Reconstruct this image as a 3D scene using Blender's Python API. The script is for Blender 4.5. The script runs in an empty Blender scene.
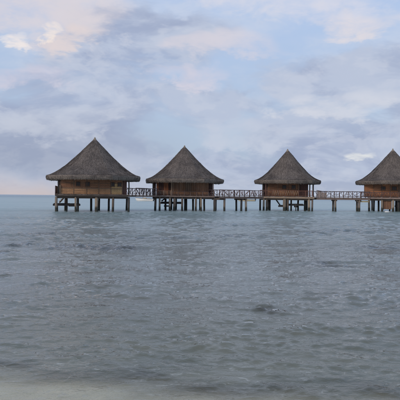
import bpy, bmesh, math, random
import numpy as np
from mathutils import Vector, Matrix, noise as mnoise

random.seed(7); rng = np.random.default_rng(11)
scene = bpy.context.scene
COL = scene.collection
R = math.radians

# ------------------------------------------------------------------ camera
F = 540.0                      # focal length in photo pixels (400 px wide)
CAM_H = 2.0
cam = bpy.data.cameras.new('camera'); cam.sensor_width = 36.0; cam.lens = 36.0*F/400.0
cam.clip_start = 0.1; cam.clip_end = 60000
co = bpy.data.objects.new('camera', cam); COL.objects.link(co)
co.location = (0, 0, CAM_H)
PITCH = -math.degrees(math.atan(3.6/F)); ROLL = 0.60
co.rotation_euler = (Matrix.Rotation(R(90+PITCH), 4, 'X') @ Matrix.Rotation(R(ROLL), 4, 'Z')).to_euler()
scene.camera = co

# ------------------------------------------------------------------ exposure
vs = scene.view_settings
cy = scene.cycles; cy.max_bounces = 5; cy.diffuse_bounces = 2; cy.glossy_bounces = 2; cy.transmission_bounces = 2; cy.transparent_max_bounces = 6
vs.view_transform = 'Standard'; vs.look = 'None'; vs.exposure = 0.0; vs.gamma = 1.0; vs.use_curve_mapping = False

# ------------------------------------------------------------------ sun
SUN_EL, SUN_AZ = 24.0, 222.0      # behind the camera, to its left (azimuth clockwise from +Y)
sd = bpy.data.lights.new('sun', 'SUN'); sd.energy = 1.25; sd.angle = R(16); sd.color = (1.0, 0.84, 0.68)
so = bpy.data.objects.new('sun', sd); COL.objects.link(so)
sdir = Vector((math.sin(R(SUN_AZ))*math.cos(R(SUN_EL)), math.cos(R(SUN_AZ))*math.cos(R(SUN_EL)), math.sin(R(SUN_EL))))
so.rotation_euler = (-sdir).to_track_quat('-Z', 'Y').to_euler(); so.location = (0, 0, 60)

# ------------------------------------------------------------------ node helper
class NT:
    def __init__(s, tree): s.t = tree; s.n = tree.nodes; s.l = tree.links
    def node(s, typ, **kw):
        n = s.n.new(typ)
        for k, v in kw.items(): setattr(n, k, v)
        return n
    def put(s, sock, v):
        if isinstance(v, bpy.types.NodeSocket): s.l.new(v, sock)
        elif isinstance(v, (tuple, list)) and len(v) == 3 and sock.type == 'RGBA': sock.default_value = (*v, 1)
        else: sock.default_value = v
    def m(s, op, a, b=None, c=None, clamp=False):
        n = s.node('ShaderNodeMath', operation=op, use_clamp=clamp)
        s.put(n.inputs[0], a)
        if b is not None: s.put(n.inputs[1], b)
        if c is not None: s.put(n.inputs[2], c)
        return n.outputs[0]
    def vm(s, op, a, b=None):
        n = s.node('ShaderNodeVectorMath', operation=op)
        s.put(n.inputs[0], a)
        if b is not None: s.put(n.inputs[1], b)
        return n.outputs[0]
    def mix(s, f, a, b, blend='MIX'):
        n = s.node('ShaderNodeMix', data_type='RGBA', blend_type=blend)
        s.put(n.inputs[0], f); s.put(n.inputs[6], a); s.put(n.inputs[7], b)
        return n.outputs[2]
    def noise(s, vec, scale, detail=4, rough=0.55, dist=0.0, w=None):
        n = s.node('ShaderNodeTexNoise')
        if w is not None:
            vec = s.vm('ADD', vec, (w, -1.7*w, 0.6*w))
        s.put(n.inputs['Vector'], vec)
        n.inputs['Scale'].default_value = scale; n.inputs['Detail'].default_value = detail
        n.inputs['Roughness'].default_value = rough; n.inputs['Distortion'].default_value = dist
        return n.outputs[0]
    def ss(s, x, a, b, lo=0.0, hi=1.0):
        n = s.node('ShaderNodeMapRange', interpolation_type='SMOOTHSTEP')
        s.put(n.inputs[0], x); s.put(n.inputs[1], a); s.put(n.inputs[2], b)
        s.put(n.inputs[3], lo); s.put(n.inputs[4], hi)
        return n.outputs[0]
    def xyz(s, x, y, z):
        n = s.node('ShaderNodeCombineXYZ'); s.put(n.inputs[0], x); s.put(n.inputs[1], y); s.put(n.inputs[2], z)
        return n.outputs[0]
    def sep(s, v):
        n = s.node('ShaderNodeSeparateXYZ'); s.put(n.inputs[0], v); return n.outputs

def lin(r, g, b):
    f = lambda c: (c/255/12.92 if c <= 10 else ((c/255+0.055)/1.055)**2.4)
    return (f(r), f(g), f(b))

# ------------------------------------------------------------------ world: dusk sky with broken cloud
w = bpy.data.worlds.new('World'); scene.world = w; w.use_nodes = True
W = NT(w.node_tree); W.n.clear()
sky = W.node('ShaderNodeTexSky', sky_type='NISHITA', sun_disc=False)
sky.sun_elevation = R(SUN_EL); sky.sun_rotation = R(SUN_AZ); sky.air_density = 1.0; sky.dust_density = 2.0; sky.ozone_density = 2.0
STR = 0.1
tc = W.node('ShaderNodeTexCoord')
def addall_(a, b): return W.m('ADD', a, b)
d = W.vm('NORMALIZE', tc.outputs['Generated'])
dx, dy, dz = W.sep(d)
az = W.m('MULTIPLY', W.m('ARCTAN2', dx, dy), 57.29578)          # degrees, 0 = straight out to sea
el = W.m('MULTIPLY', W.m('ARCSINE', dz), 57.29578)
up = W.m('MAXIMUM', el, 0.0)
warpn = W.node('ShaderNodeTexNoise'); warpn.inputs['Scale'].default_value = 5.0; warpn.inputs['Detail'].default_value = 4
W.put(warpn.inputs['Vector'], d)
wv = W.vm('SUBTRACT', warpn.outputs[1], (0.5, 0.5, 0.5))
wx, wy, wz = W.sep(wv)
azw = W.m('MULTIPLY_ADD', wx, 11.0, az)
elw = W.m('MULTIPLY_ADD', wy, 7.0, el)
# stretched coordinates for layered cloud
cv = W.vm('MULTIPLY', d, (1.0, 1.0, 2.3))
n_big = W.noise(cv, 2.6, 4, 0.56, 0.35, w=3.1)
n_mid = W.noise(cv, 6.5, 5, 0.60, 0.45, w=8.7)
n_fine = W.noise(cv, 17.0, 4, 0.62, 0.3, w=1.4)
azw = addall_(azw, W.m('MULTIPLY', W.m('SUBTRACT', n_mid, 0.5), 8.0)); elw2 = addall_(elw, W.m('MULTIPLY', W.m('SUBTRACT', n_fine, 0.5), 3.0))
def blob(a0, e0, ra, re, soft=0.0):
    """soft cloud patch at a fixed compass bearing and height in the sky"""
    a = W.m('DIVIDE', W.m('SUBTRACT', azw, a0), ra); e = W.m('DIVIDE', W.m('SUBTRACT', elw2, e0), re)
    r2 = W.m('ADD', W.m('MULTIPLY', a, a), W.m('MULTIPLY', e, e))
    return W.ss(r2, 1.0, soft)
def px(x, y):     # bearing and height of a spot in the sky, degrees
    h = 194.3 + 0.0105*x
    return math.degrees(math.atan((x-200)/F)), math.degrees(math.atan((h-y)/F))
def pb(x, y, rx, ry, soft=0.0):
    a, e = px(x, y); return blob(a, e, rx/F*57.3, ry/F*57.3, soft)
def addall(*v):
    r = v[0]
    for q in v[1:]: r = W.m('ADD', r, q)
    return r
skyc = W.mix(0.80, W.mix(1.0, sky.outputs[0], (STR, STR, STR), 'MULTIPLY'), W.mix(W.ss(up, 0, 26), lin(184, 200, 222), lin(190, 212, 248)))
# 1 thin veil, everywhere
veil = W.ss(addall(n_big, W.m('MULTIPLY', W.m('SUBTRACT', n_fine, 0.5), 0.35)), 0.40, 0.66)
c = W.mix(W.m('MULTIPLY', veil, 0.50), skyc, lin(211, 216, 229))
# 2 grey-blue cloud bank: covers the lower sky, breaks up higher
low = W.ss(el, 21.0, 3.0)
bank = addall(W.m('MULTIPLY', n_big, 0.9), W.m('MULTIPLY', n_mid, 0.7), W.m('MULTIPLY', low, 0.28),
              W.m('MULTIPLY', pb(140, 52, 110, 42), 0.26), W.m('MULTIPLY', pb(370, 70, 75, 26), 0.15), W.m('MULTIPLY', pb(290, 70, 45, 22), 0.10),
              W.m('MULTIPLY', pb(215, 102, 80, 16), 0.16), W.m('MULTIPLY', pb(50, 105, 130, 42), 0.12))
bm_ = W.ss(bank, 0.87, 1.10)
bcol = W.mix(W.ss(n_mid, 0.40, 0.60), lin(158, 170, 198), lin(185, 195, 216))
bcol = W.mix(W.m('MULTIPLY', W.ss(n_fine, 0.46, 0.62), 0.45), bcol, lin(201, 207, 222))
c = W.mix(W.m('MULTIPLY', bm_, 0.88), c, bcol)
# 3 darker undersides low over the sea on the left
dk = W.m('MULTIPLY', W.m('MULTIPLY', W.ss(el, 9.5, 4.0), W.ss(elw, 1.2, 4.2)), W.ss(az, 4.0, -14.0))
c = W.mix(W.m('MULTIPLY', dk, 0.55), c, lin(150, 160, 182))
# 4 bright rims and puffs, warm with the low sun
tex = addall(W.m('MULTIPLY', n_mid, 0.75), W.m('MULTIPLY', n_fine, 0.55))      # about 0.65 on average
def puff(m_, col, k, thr=0.98, wid=0.42):
    global c
    c = W.mix(W.m('MULTIPLY', W.ss(addall(tex, W.m('MULTIPLY', m_, 0.62)), thr, thr+wid), k), c, col)
puff(pb(62, 22, 110, 52), lin(224, 214, 217), 0.75, 0.90, 0.52)
puff(pb(82, 47, 50, 18), lin(226, 213, 212), 0.70, 0.96, 0.46)
puff(pb(47, 41, 17, 15), lin(255, 240, 226), 0.95, 1.08, 0.40)
puff(pb(13, 50, 28, 9), lin(252, 240, 232), 0.95, 1.05, 0.40)
puff(pb(290, 6, 150, 36), lin(222, 220, 230), 0.70, 0.94, 0.50)
puff(pb(352, 32, 80, 15), lin(236, 224, 222), 0.70, 0.96, 0.60)
puff(pb(355, 153, 30, 11), lin(236, 237, 234), 0.95, 0.96, 0.44)
puff(pb(225, 50, 90, 20), lin(220, 213, 221), 0.65, 0.96, 0.46)
puff(pb(185, 79, 80, 18), lin(216, 211, 223), 0.75, 0.94, 0.46)
puff(pb(25, 80, 80, 18), lin(214, 208, 222), 0.70, 0.96, 0.46)
puff(pb(345, 100, 90, 22), lin(214, 217, 227), 0.70, 0.93, 0.46)
puff(pb(250, 130, 90, 24), lin(200, 207, 222), 0.60, 0.90, 0.46)
puff(pb(60, 120, 110, 20), lin(200, 206, 220), 0.55, 0.90, 0.46)
# scattered puffs over the rest of the sky
c = W.mix(W.m('MULTIPLY', W.m('MULTIPLY', W.ss(n_mid, 0.56, 0.74), W.ss(el, 10.0, 30.0)), 0.6), c, lin(216, 212, 220))
# 5 horizon haze: pinkish toward the set of the sun on the left
hz = W.ss(elw, 3.6, 0.2)
hcol = W.mix(W.ss(az, -3.0, -17.0), lin(184, 192, 207), lin(202, 190, 190))
c = W.mix(W.m('MULTIPLY', hz, W.ss(az, -3.0, -17.0, 0.45, 0.9)), c, hcol)
bg = W.node('ShaderNodeBackground'); W.put(bg.inputs[0], W.vm('SCALE', c)); 
sc_ = bg.inputs[0].links[0].from_node; sc_.inputs['Scale'].default_value = 1.0/STR
bg.inputs[1].default_value = STR
w.cycles.sampling_method = 'MANUAL'; w.cycles.sample_map_resolution = 256
ow = W.node('ShaderNodeOutputWorld'); W.l.new(bg.outputs[0], ow.inputs[0])

# ------------------------------------------------------------------ materials
def mat(name):
    m = bpy.data.materials.new(name); m.use_nodes = True
    t = NT(m.node_tree); t.n.clear()
    out = t.node('ShaderNodeOutputMaterial'); p = t.node('ShaderNodeBsdfPrincipled')
    t.l.new(p.outputs[0], out.inputs[0])
    return m, t, p
def coords(t, kind='Object'): return t.node('ShaderNodeTexCoord').outputs[kind]
def bump(t, p, h, strength=0.4, dist=0.02):
    b = t.node('ShaderNodeBump'); b.inputs['Strength'].default_value = strength; b.inputs['Distance'].default_value = dist
    t.put(b.inputs['Height'], h); t.l.new(b.outputs[0], p.inputs['Normal'])
def wood(name, a, b, grain=(14, 14, 1.2), rough=0.75, weather=(0.16, 0.15, 0.14), wk=0.35, zdark=False):
    m, t, p = mat(name)
    oi = t.node('ShaderNodeObjectInfo')
    v = t.vm('ADD', coords(t), t.xyz(t.m('MULTIPLY', oi.outputs['Random'], 37), t.m('MULTIPLY', oi.outputs['Random'], 11), 0.0))
    g = t.noise(t.vm('MULTIPLY', v, grain), 1.0, 5, 0.6, 0.6)
    c = t.mix(t.ss(g, 0.3, 0.7), a, b)
    blot = t.noise(v, 1.3, 4, 0.6)
    c = t.mix(t.m('MULTIPLY', t.ss(blot, 0.42, 0.7), wk), c, weather)
    c = t.mix(1.0, c, t.xyz(*[t.m('MULTIPLY_ADD', oi.outputs['Random'], 0.5, 0.75)]*3), 'MULTIPLY')
    if zdark:      # wet, weedy foot of a pile
        z = t.sep(t.node('ShaderNodeNewGeometry').outputs['Position'])[2]
        zz = t.m('ADD', z, t.m('MULTIPLY', t.m('SUBTRACT', blot, 0.5), 0.35))
        f = t.ss(zz, 0.74, 0.40)
        c = t.mix(t.m('MULTIPLY', f, 0.94), c, (0.022, 0.025, 0.018))
    t.put(p.inputs['Base Color'], c); p.inputs['Roughness'].default_value = rough
    bump(t, p, g, 0.5, 0.01)
    return m
M = {}
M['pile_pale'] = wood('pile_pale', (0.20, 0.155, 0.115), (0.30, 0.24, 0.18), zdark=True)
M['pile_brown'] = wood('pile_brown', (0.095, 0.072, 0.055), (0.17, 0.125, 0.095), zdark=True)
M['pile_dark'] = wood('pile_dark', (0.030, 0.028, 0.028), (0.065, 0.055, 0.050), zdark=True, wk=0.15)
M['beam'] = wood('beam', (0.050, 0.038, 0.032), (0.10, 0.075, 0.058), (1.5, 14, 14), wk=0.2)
M['deck'] = wood('deck', (0.15, 0.105, 0.085), (0.25, 0.18, 0.145), (14, 1.5, 14))
M['deck_edge'] = wood('deck_edge', (0.17, 0.115, 0.095), (0.26, 0.185, 0.15), (1.5, 14, 14))
M['deck_tan'] = wood('deck_tan', (0.20, 0.14, 0.095), (0.29, 0.21, 0.145), (1.5, 14, 14))
M['rail'] = wood('rail', (0.055, 0.034, 0.034), (0.12, 0.075, 0.068), (8, 8, 8), wk=0.3)
M['rail_red'] = wood('rail_red', (0.11, 0.045, 0.032), (0.19, 0.085, 0.055), (8, 8, 8), wk=0.2)
M['rail_pale'] = wood('rail_pale', (0.20, 0.13, 0.09), (0.32, 0.22, 0.15), (8, 8, 8), wk=0.2)
M['board_red'] = wood('board_red', (0.164, 0.057, 0.026), (0.341, 0.125, 0.052), wk=0.2)
M['board_brown'] = wood('board_brown', (0.145, 0.067, 0.038), (0.265, 0.137, 0.074), wk=0.25)
M['black_wood'] = wood('black_wood', (0.010, 0.010, 0.012), (0.026, 0.024, 0.026), wk=0.05)
M['trim'] = wood('trim', (0.12, 0.07, 0.045), (0.20, 0.125, 0.08), wk=0.2)
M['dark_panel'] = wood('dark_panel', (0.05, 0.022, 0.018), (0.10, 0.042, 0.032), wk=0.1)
M['beam_yellow'] = wood('beam_yellow', (0.34, 0.25, 0.10), (0.48, 0.36, 0.16), (1.5, 14, 14), wk=0.15)

def matting(name, a, b):
    m, t, p = mat(name)
    v = coords(t)
    oi = t.node('ShaderNodeObjectInfo')
    x, y, z = t.sep(v)
    u = t.m('ADD', x, y)
    # split-cane weave: alternating little squares of upright and level strips
    ch = t.node('ShaderNodeTexChecker'); t.put(ch.inputs['Vector'], t.xyz(u, 0.05, z)); ch.inputs['Scale'].default_value = 7.0
    s1 = t.m('SINE', t.m('MULTIPLY', u, 130)); s2 = t.m('SINE', t.m('MULTIPLY', z, 130))
    wv_ = t.m('ADD', t.m('MULTIPLY', s1, ch.outputs[1]), t.m('MULTIPLY', s2, t.m('SUBTRACT', 1.0, ch.outputs[1])))
    big = t.noise(t.vm('ADD', t.vm('MULTIPLY', v, (1.2, 1.2, 3.0)), t.xyz(t.m('MULTIPLY', oi.outputs['Random'], 31), 0.0, 0.0)), 1.0, 6, 0.65)
    c = t.mix(t.ss(big, 0.3, 0.72), a, b)
    stn = t.noise(t.vm('MULTIPLY', v, (5.0, 5.0, 0.7)), 1.0, 5, 0.7)
    c = t.mix(t.m('MULTIPLY', t.ss(stn, 0.50, 0.72), 0.55), c, tuple(q*0.42 for q in a))
    c = t.mix(t.m('MULTIPLY_ADD', ch.outputs[1], 0.16, 0.0), c, tuple(q*0.62 for q in a))
    c = t.mix(t.m('MULTIPLY', t.ss(wv_, 0.0, 1.0), 0.18), c, tuple(q*0.5 for q in a))
    c = t.mix(1.0, c, t.xyz(*[t.m('MULTIPLY_ADD', oi.outputs['Random'], 0.3, 0.85)]*3), 'MULTIPLY')
    t.put(p.inputs['Base Color'], c); p.inputs['Roughness'].default_value = 0.7
    bump(t, p, wv_, 0.4, 0.008)
    return m
M['mat_tan'] = matting('matting_tan', (0.326, 0.171, 0.084), (0.507, 0.286, 0.152))
M['mat_pale'] = matting('matting_pale', (0.435, 0.275, 0.126), (0.555, 0.364, 0.179))
M['mat_brown'] = matting('matting_brown', (0.205, 0.094, 0.050), (0.326, 0.160, 0.086))
M['mat_orange'] = matting('matting_orange', (0.302, 0.126, 0.058), (0.459, 0.209, 0.100))

def thatch_mat(name, a, b, d_):
    m, t, p = mat(name)
    uv = coords(t, 'UV'); ob = coords(t)
    isl = t.node('ShaderNodeNewGeometry').outputs['Random Per Island']
    streak = t.noise(t.vm('MULTIPLY', uv, (26.0, 2.2, 0.0)), 1.0, 5, 0.65)
    blot = t.noise(ob, 0.55, 5, 0.62)
    course = t.noise(t.vm('MULTIPLY', uv, (1.2, 7.0, 0.0)), 1.0, 3, 0.5)
    c = t.mix(t.ss(streak, 0.28, 0.72), a, b)
    c = t.mix(t.m('MULTIPLY', t.ss(blot, 0.44, 0.62), 0.75), c, d_)
    c = t.mix(t.m('MULTIPLY', t.ss(course, 0.55, 0.35), 0.5), c, tuple(q*0.55 for q in a))
    c = t.mix(1.0, c, t.xyz(*[t.m('MULTIPLY_ADD', isl, 0.36, 0.82)]*3), 'MULTIPLY')
    t.put(p.inputs['Base Color'], c); p.inputs['Roughness'].default_value = 0.9; p.inputs['Specular IOR Level'].default_value = 0.2
    bump(t, p, streak, 0.8, 0.05)
    return m
M['thatch'] = thatch_mat('thatch', (0.138, 0.113, 0.097), (0.250, 0.210, 0.180), (0.112, 0.094, 0.084))
M['thatch_cap'] = thatch_mat('thatch_cap', (0.19, 0.155, 0.12), (0.32, 0.27, 0.21), (0.18, 0.155, 0.13))

def plain(name, col, rough=0.4, metal=0.0, var=0.12):
    m, t, p = mat(name)
    n = t.noise(coords(t), 2.5, 5, 0.6)
    t.put(p.inputs['Base Color'], t.mix(t.m('MULTIPLY', t.ss(n, 0.35, 0.75), var*3), col, tuple(q*0.7 for q in col)))
    t.put(p.inputs['Roughness'], t.m('MULTIPLY_ADD', n, 0.2, rough-0.1)); p.inputs['Metallic'].default_value = metal
    return m
M['hull_white'] = plain('hull_white', (0.78, 0.76, 0.72), 0.35, var=0.08)
M['hull_sand'] = plain('hull_sand', (0.55, 0.46, 0.32), 0.4)
M['boat_tan'] = plain('boat_tan', (0.50, 0.40, 0.28), 0.6)
M['motor'] = plain('motor', (0.02, 0.02, 0.022), 0.35)
M['glass'] = plain('window_glass', (0.012, 0.010, 0.010), 0.38)
M['screen'] = plain('wind_screen', (0.10, 0.12, 0.13), 0.12)
M['float'] = plain('float_white', (0.75, 0.74, 0.70), 0.5)
M['rope'] = plain('rope', (0.30, 0.25, 0.18), 0.9)
M['tarp'] = plain('dark_blue_tarp', (0.020, 0.024, 0.045), 0.6)

# sand
m, t, p = mat('sand')
v = coords(t)
n1 = t.noise(v, 0.9, 5, 0.6); n2 = t.noise(v, 60, 3, 0.6)
c = t.mix(t.ss(n1, 0.3, 0.7), (0.54, 0.47, 0.34), (0.68, 0.61, 0.46))
c = t.mix(t.m('MULTIPLY', t.ss(n2, 0.5, 0.72), 0.4), c, (0.16, 0.14, 0.115))
t.put(p.inputs['Base Color'], c); p.inputs['Roughness'].default_value = 0.65
bump(t, p, t.m('ADD', n1, t.m('MULTIPLY', n2, 0.15)), 0.5, 0.02)
M['sand'] = m

# sea: mirror of the sky over a body that changes with what lies below it
m = bpy.data.materials.new('sea_water'); m.use_nodes = True
t = NT(m.node_tree); t.n.clear()
out = t.node('ShaderNodeOutputMaterial')
v = coords(t); x, y, z = t.sep(v)
shore = t.m('ADD', y, t.m('MULTIPLY', x, 0.20))            # metres out from the tide line, roughly
patch = t.noise(t.vm('MULTIPLY', v, (0.055, 0.10, 0.0)), 1.0, 4, 0.62, 0.6)
ra = t.node('ShaderNodeAttribute'); ra.attribute_name = 'reef'; reef = ra.outputs['Fac']
fine = t.noise(t.vm('MULTIPLY', v, (0.9, 1.3, 0.0)), 1.0, 3, 0.65)
grey = t.mix(t.ss(patch, 0.34, 0.66), (0.142, 0.148, 0.124), (0.208, 0.215, 0.186))
grey = t.mix(t.m('MULTIPLY', t.ss(fine, 0.42, 0.70), 0.5), grey, (0.100, 0.084, 0.056))
grey = t.mix(t.m('MULTIPLY', reef, 0.85), grey, (0.030, 0.021, 0.018))
green = t.mix(t.ss(fine, 0.35, 0.65), (0.132, 0.137, 0.102), (0.195, 0.196, 0.152))
body = t.mix(t.ss(shore, 12.0, 7.0, 0.0, 0.75), grey, green)
lagoon = t.mix(t.ss(patch, 0.3, 0.7), (0.28, 0.39, 0.385), (0.36, 0.455, 0.445))
body = t.mix(t.ss(t.m('ADD', y, t.m('MULTIPLY', t.m('SUBTRACT', patch, 0.5), 36)), 8, 80), body, lagoon)
deep = t.mix(t.ss(t.noise(t.vm('MULTIPLY', v, (0.004, 0.008, 0.0)), 1.0, 4), 0.35, 0.65), (0.085, 0.185, 0.235), (0.115, 0.235, 0.275))
body = t.mix(t.ss(y, 180, 620), body, deep)
fo = t.noise(t.vm('MULTIPLY', v, (1.1, 2.6, 0.0)), 1.0, 4, 0.6, 0.9)
fo2 = t.noise(v, 9.0, 3, 0.7)
fline = t.m('MULTIPLY', t.ss(t.m('ABSOLUTE', t.m('SUBTRACT', fo, 0.5)), 0.022, 0.004), t.m('MULTIPLY', t.ss(shore, 7.4, 5.8), t.ss(fo2, 0.42, 0.62)))
body = t.mix(t.m('MULTIPLY', fline, 0.4), body, (0.62, 0.62, 0.57))
dif = t.node('ShaderNodeBsdfDiffuse'); t.put(dif.inputs[0], body)
trn = t.node('ShaderNodeBsdfTransparent'); trn.inputs[0].default_value = (0.93, 0.94, 0.90, 1)
ms = t.node('ShaderNodeMixShader')
t.put(ms.inputs[0], t.ss(t.m('ADD', shore, t.m('MULTIPLY', t.m('SUBTRACT', fine, 0.5), 2.0)), 5.15, 6.30, 0.06, 1.0)); foamf = t.m('MAXIMUM', ms.inputs[0].links[0].from_socket, t.m('MULTIPLY', fline, 0.4)); t.put(ms.inputs[0], foamf)
t.l.new(trn.outputs[0], ms.inputs[1]); t.l.new(dif.outputs[0], ms.inputs[2])
gl = t.node('ShaderNodeBsdfGlossy'); t.put(gl.inputs['Roughness'], t.ss(y, 15, 110, 0.035, 0.26))
r1 = t.noise(t.vm('MULTIPLY', v, (7.0, 11.0, 0.0)), 1.0, 3, 0.62, 0.3)
r2 = t.noise(t.vm('MULTIPLY', v, (0.55, 1.5, 0.0)), 1.0, 4, 0.62, 0.3)
bp = t.node('ShaderNodeBump'); bp.inputs['Strength'].default_value = 1.0; bp.inputs['Distance'].default_value = 1.0
hgt = t.m('ADD', t.m('MULTIPLY', r1, t.ss(y, 6, 30, 0.012, 0.036)), t.m('MULTIPLY', r2, t.ss(y, 30, 90, 0.02, 0.28)))
t.put(bp.inputs['Height'], hgt)
t.l.new(bp.outputs[0], gl.inputs['Normal'])
t.put(dif.inputs['Normal'], t.xyz(0.0, 0.0, 1.0))       # light welling up from below does not follow the wavelets
dt = t.node('ShaderNodeVectorMath', operation='DOT_PRODUCT')
t.l.new(bp.outputs[0], dt.inputs[0]); t.l.new(t.node('ShaderNodeNewGeometry').outputs['Incoming'], dt.inputs[1])
cosv = t.m('ABSOLUTE', dt.outputs['Value'])
frs = t.m('MULTIPLY_ADD', t.m('POWER', t.m('SUBTRACT', 1.0, cosv), 5.0), 0.98, 0.02, clamp=True)
mg = t.node('ShaderNodeMixShader'); t.l.new(frs, mg.inputs[0]); t.l.new(ms.outputs[0], mg.inputs[1]); t.l.new(gl.outputs[0], mg.inputs[2])
t.l.new(mg.outputs[0], out.inputs[0])
M['sea'] = m

# ------------------------------------------------------------------ object helpers
def link(o, parent=None):
    COL.objects.link(o)
    if parent is not None: o.parent = parent
    return o
def thing(name, label, cat, loc=(0, 0, 0), rz=0.0, group=None):
    o = bpy.data.objects.new(name, None); o.empty_display_size = 0.5
    link(o); o.location = loc; o.rotation_euler = (0, 0, rz)
    o['label'] = label; o['category'] = cat
    if group: o['group'] = group
    return o
def obj(name, mesh, material, parent=None):
    if isinstance(mesh, bmesh.types.BMesh):
        me = bpy.data.meshes.new(name); mesh.to_mesh(me); mesh.free(); mesh = me
    if material is not None and not mesh.materials: mesh.materials.append(M[material])
    return link(bpy.data.objects.new(name, mesh), parent)
def holder(name, parent):           # a part that only gathers its pieces
    o = bpy.data.objects.new(name, None); o.empty_display_size = 0.2
    return link(o, parent)

def box_bm(x0, x1, y0, y1, z0, z1, bev=0.012):
    bm = bmesh.new()
    bmesh.ops.create_cube(bm, size=1.0)
    for q in bm.verts:
        q.co = Vector(((x0+x1)/2 + q.co.x*(x1-x0), (y0+y1)/2 + q.co.y*(y1-y0), (z0+z1)/2 + q.co.z*(z1-z0)))
    if bev > 0:
        bmesh.ops.bevel(bm, geom=bm.edges[:], offset=bev, segments=1, affect='EDGES')
    return bm
def box(name, parent, material, x0, x1, y0, y1, z0, z1, bev=0.012):
    return obj(name, box_bm(x0, x1, y0, y1, z0, z1, bev), material, parent)
def stick(name, parent, material, a, b, r=0.04, sides=7, wob=0.12, taper=0.9, segs=3):
    """a slightly crooked round timber from a to b"""
    a, b = Vector(a), Vector(b); ax = (b-a)
    L = ax.length; ax.normalize()
    u = ax.orthogonal().normalized(); vv = ax.cross(u)
    bm = bmesh.new(); rings = []
    for i in range(segs+1):
        f = i/segs; c_ = a.lerp(b, f)
        if 0 < i < segs: c_ = c_ + u*random.uniform(-1, 1)*r*wob*2 + vv*random.uniform(-1, 1)*r*wob*2
        rr = r*(1+(taper-1)*f)*random.uniform(1-wob*0.5, 1+wob*0.5)
        rings.append([bm.verts.new(c_ + (u*math.cos(k*math.tau/sides)+vv*math.sin(k*math.tau/sides))*rr) for k in range(sides)])
    for i in range(segs):
        for k in range(sides):
            bm.faces.new((rings[i][k], rings[i][(k+1) % sides], rings[i+1][(k+1) % sides], rings[i+1][k]))
    bm.faces.new(rings[0][::-1]); bm.faces.new(rings[-1])
    for f in bm.faces: f.smooth = len(f.verts) == 4
    bmesh.ops.recalc_face_normals(bm, faces=bm.faces[:])
    return obj(name, bm, material, parent)

# ------------------------------------------------------------------ sea bed and beach
def bed_z(x, y):
    s = y + 0.20*x - 4.55
    z_ = -0.085*s if s > 0 else -0.085*s
    z_ = max(z_, -1.6)
    return z_ + 0.02*math.sin(x*1.3+y*0.7) + 0.03*mnoise.noise(Vector((x*0.5, y*0.5, 0)))
def bed():
    xs = np.concatenate([np.linspace(-90, -9, 28), np.linspace(-8.5, 8.5, 80), np.linspace(9, 90, 28)])
    ys = np.concatenate([np.linspace(-30, 1, 20), np.linspace(1.3, 12, 80), np.linspace(12.6, 140, 60)])
    verts = [(float(a), float(b), bed_z(a, b)) for b in ys for a in xs]
    nx = len(xs)
    faces = [(j*nx+i, j*nx+i+1, (j+1)*nx+i+1, (j+1)*nx+i) for j in range(len(ys)-1) for i in range(nx-1)]
    me = bpy.data.meshes.new('beach'); me.from_pydata(verts, [], faces); me.update()
    for f in me.polygons: f.use_smooth = True
    o = obj('beach', me, 'sand'); o['kind'] = 'structure'
    o['label'] = 'pale sand at the tide line sloping down under the water'
bed()

# ------------------------------------------------------------------ sea surface: random wind waves, finest near the shore
def wave_tile(n, size, wind, lo, hi, seed, spread=2.0, slope=3.4):
    """height tile (n x n, size metres) of random waves between wavelengths lo..hi; returned with unit rms"""
    g = np.random.default_rng(seed)
    k = np.fft.fftfreq(n, size/n)*2*np.pi
    kx, ky = np.meshgrid(k, k)
    kk = np.hypot(kx, ky); kk[0, 0] = 1e-6
    cs = (kx*wind[0]+ky*wind[1])/kk
    P = kk**(-slope) * (np.abs(cs)**spread + 0.06)
    P *= np.exp(-(2*np.pi/hi/kk)**4) * np.exp(-(kk*lo/(2*np.pi))**4)
    P[0, 0] = 0
    H = np.fft.ifft2(np.sqrt(P)*(g.normal(size=(n, n)) + 1j*g.normal(size=(n, n)))).real
    return H/H.std()
def sample(T, size, x, y):
    n = T.shape[0]
    fx = (x/size*n) % n; fy = (y/size*n) % n
    i = np.floor(fx).astype(int); j = np.floor(fy).astype(int)
    a = fx-i; b = fy-j; i %= n; j %= n
    i1 = (i+1) % n; j1 = (j+1) % n
    return T[j, i]*(1-a)*(1-b)+T[j, i1]*a*(1-b)+T[j1, i]*(1-a)*b+T[j1, i1]*a*b
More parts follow.
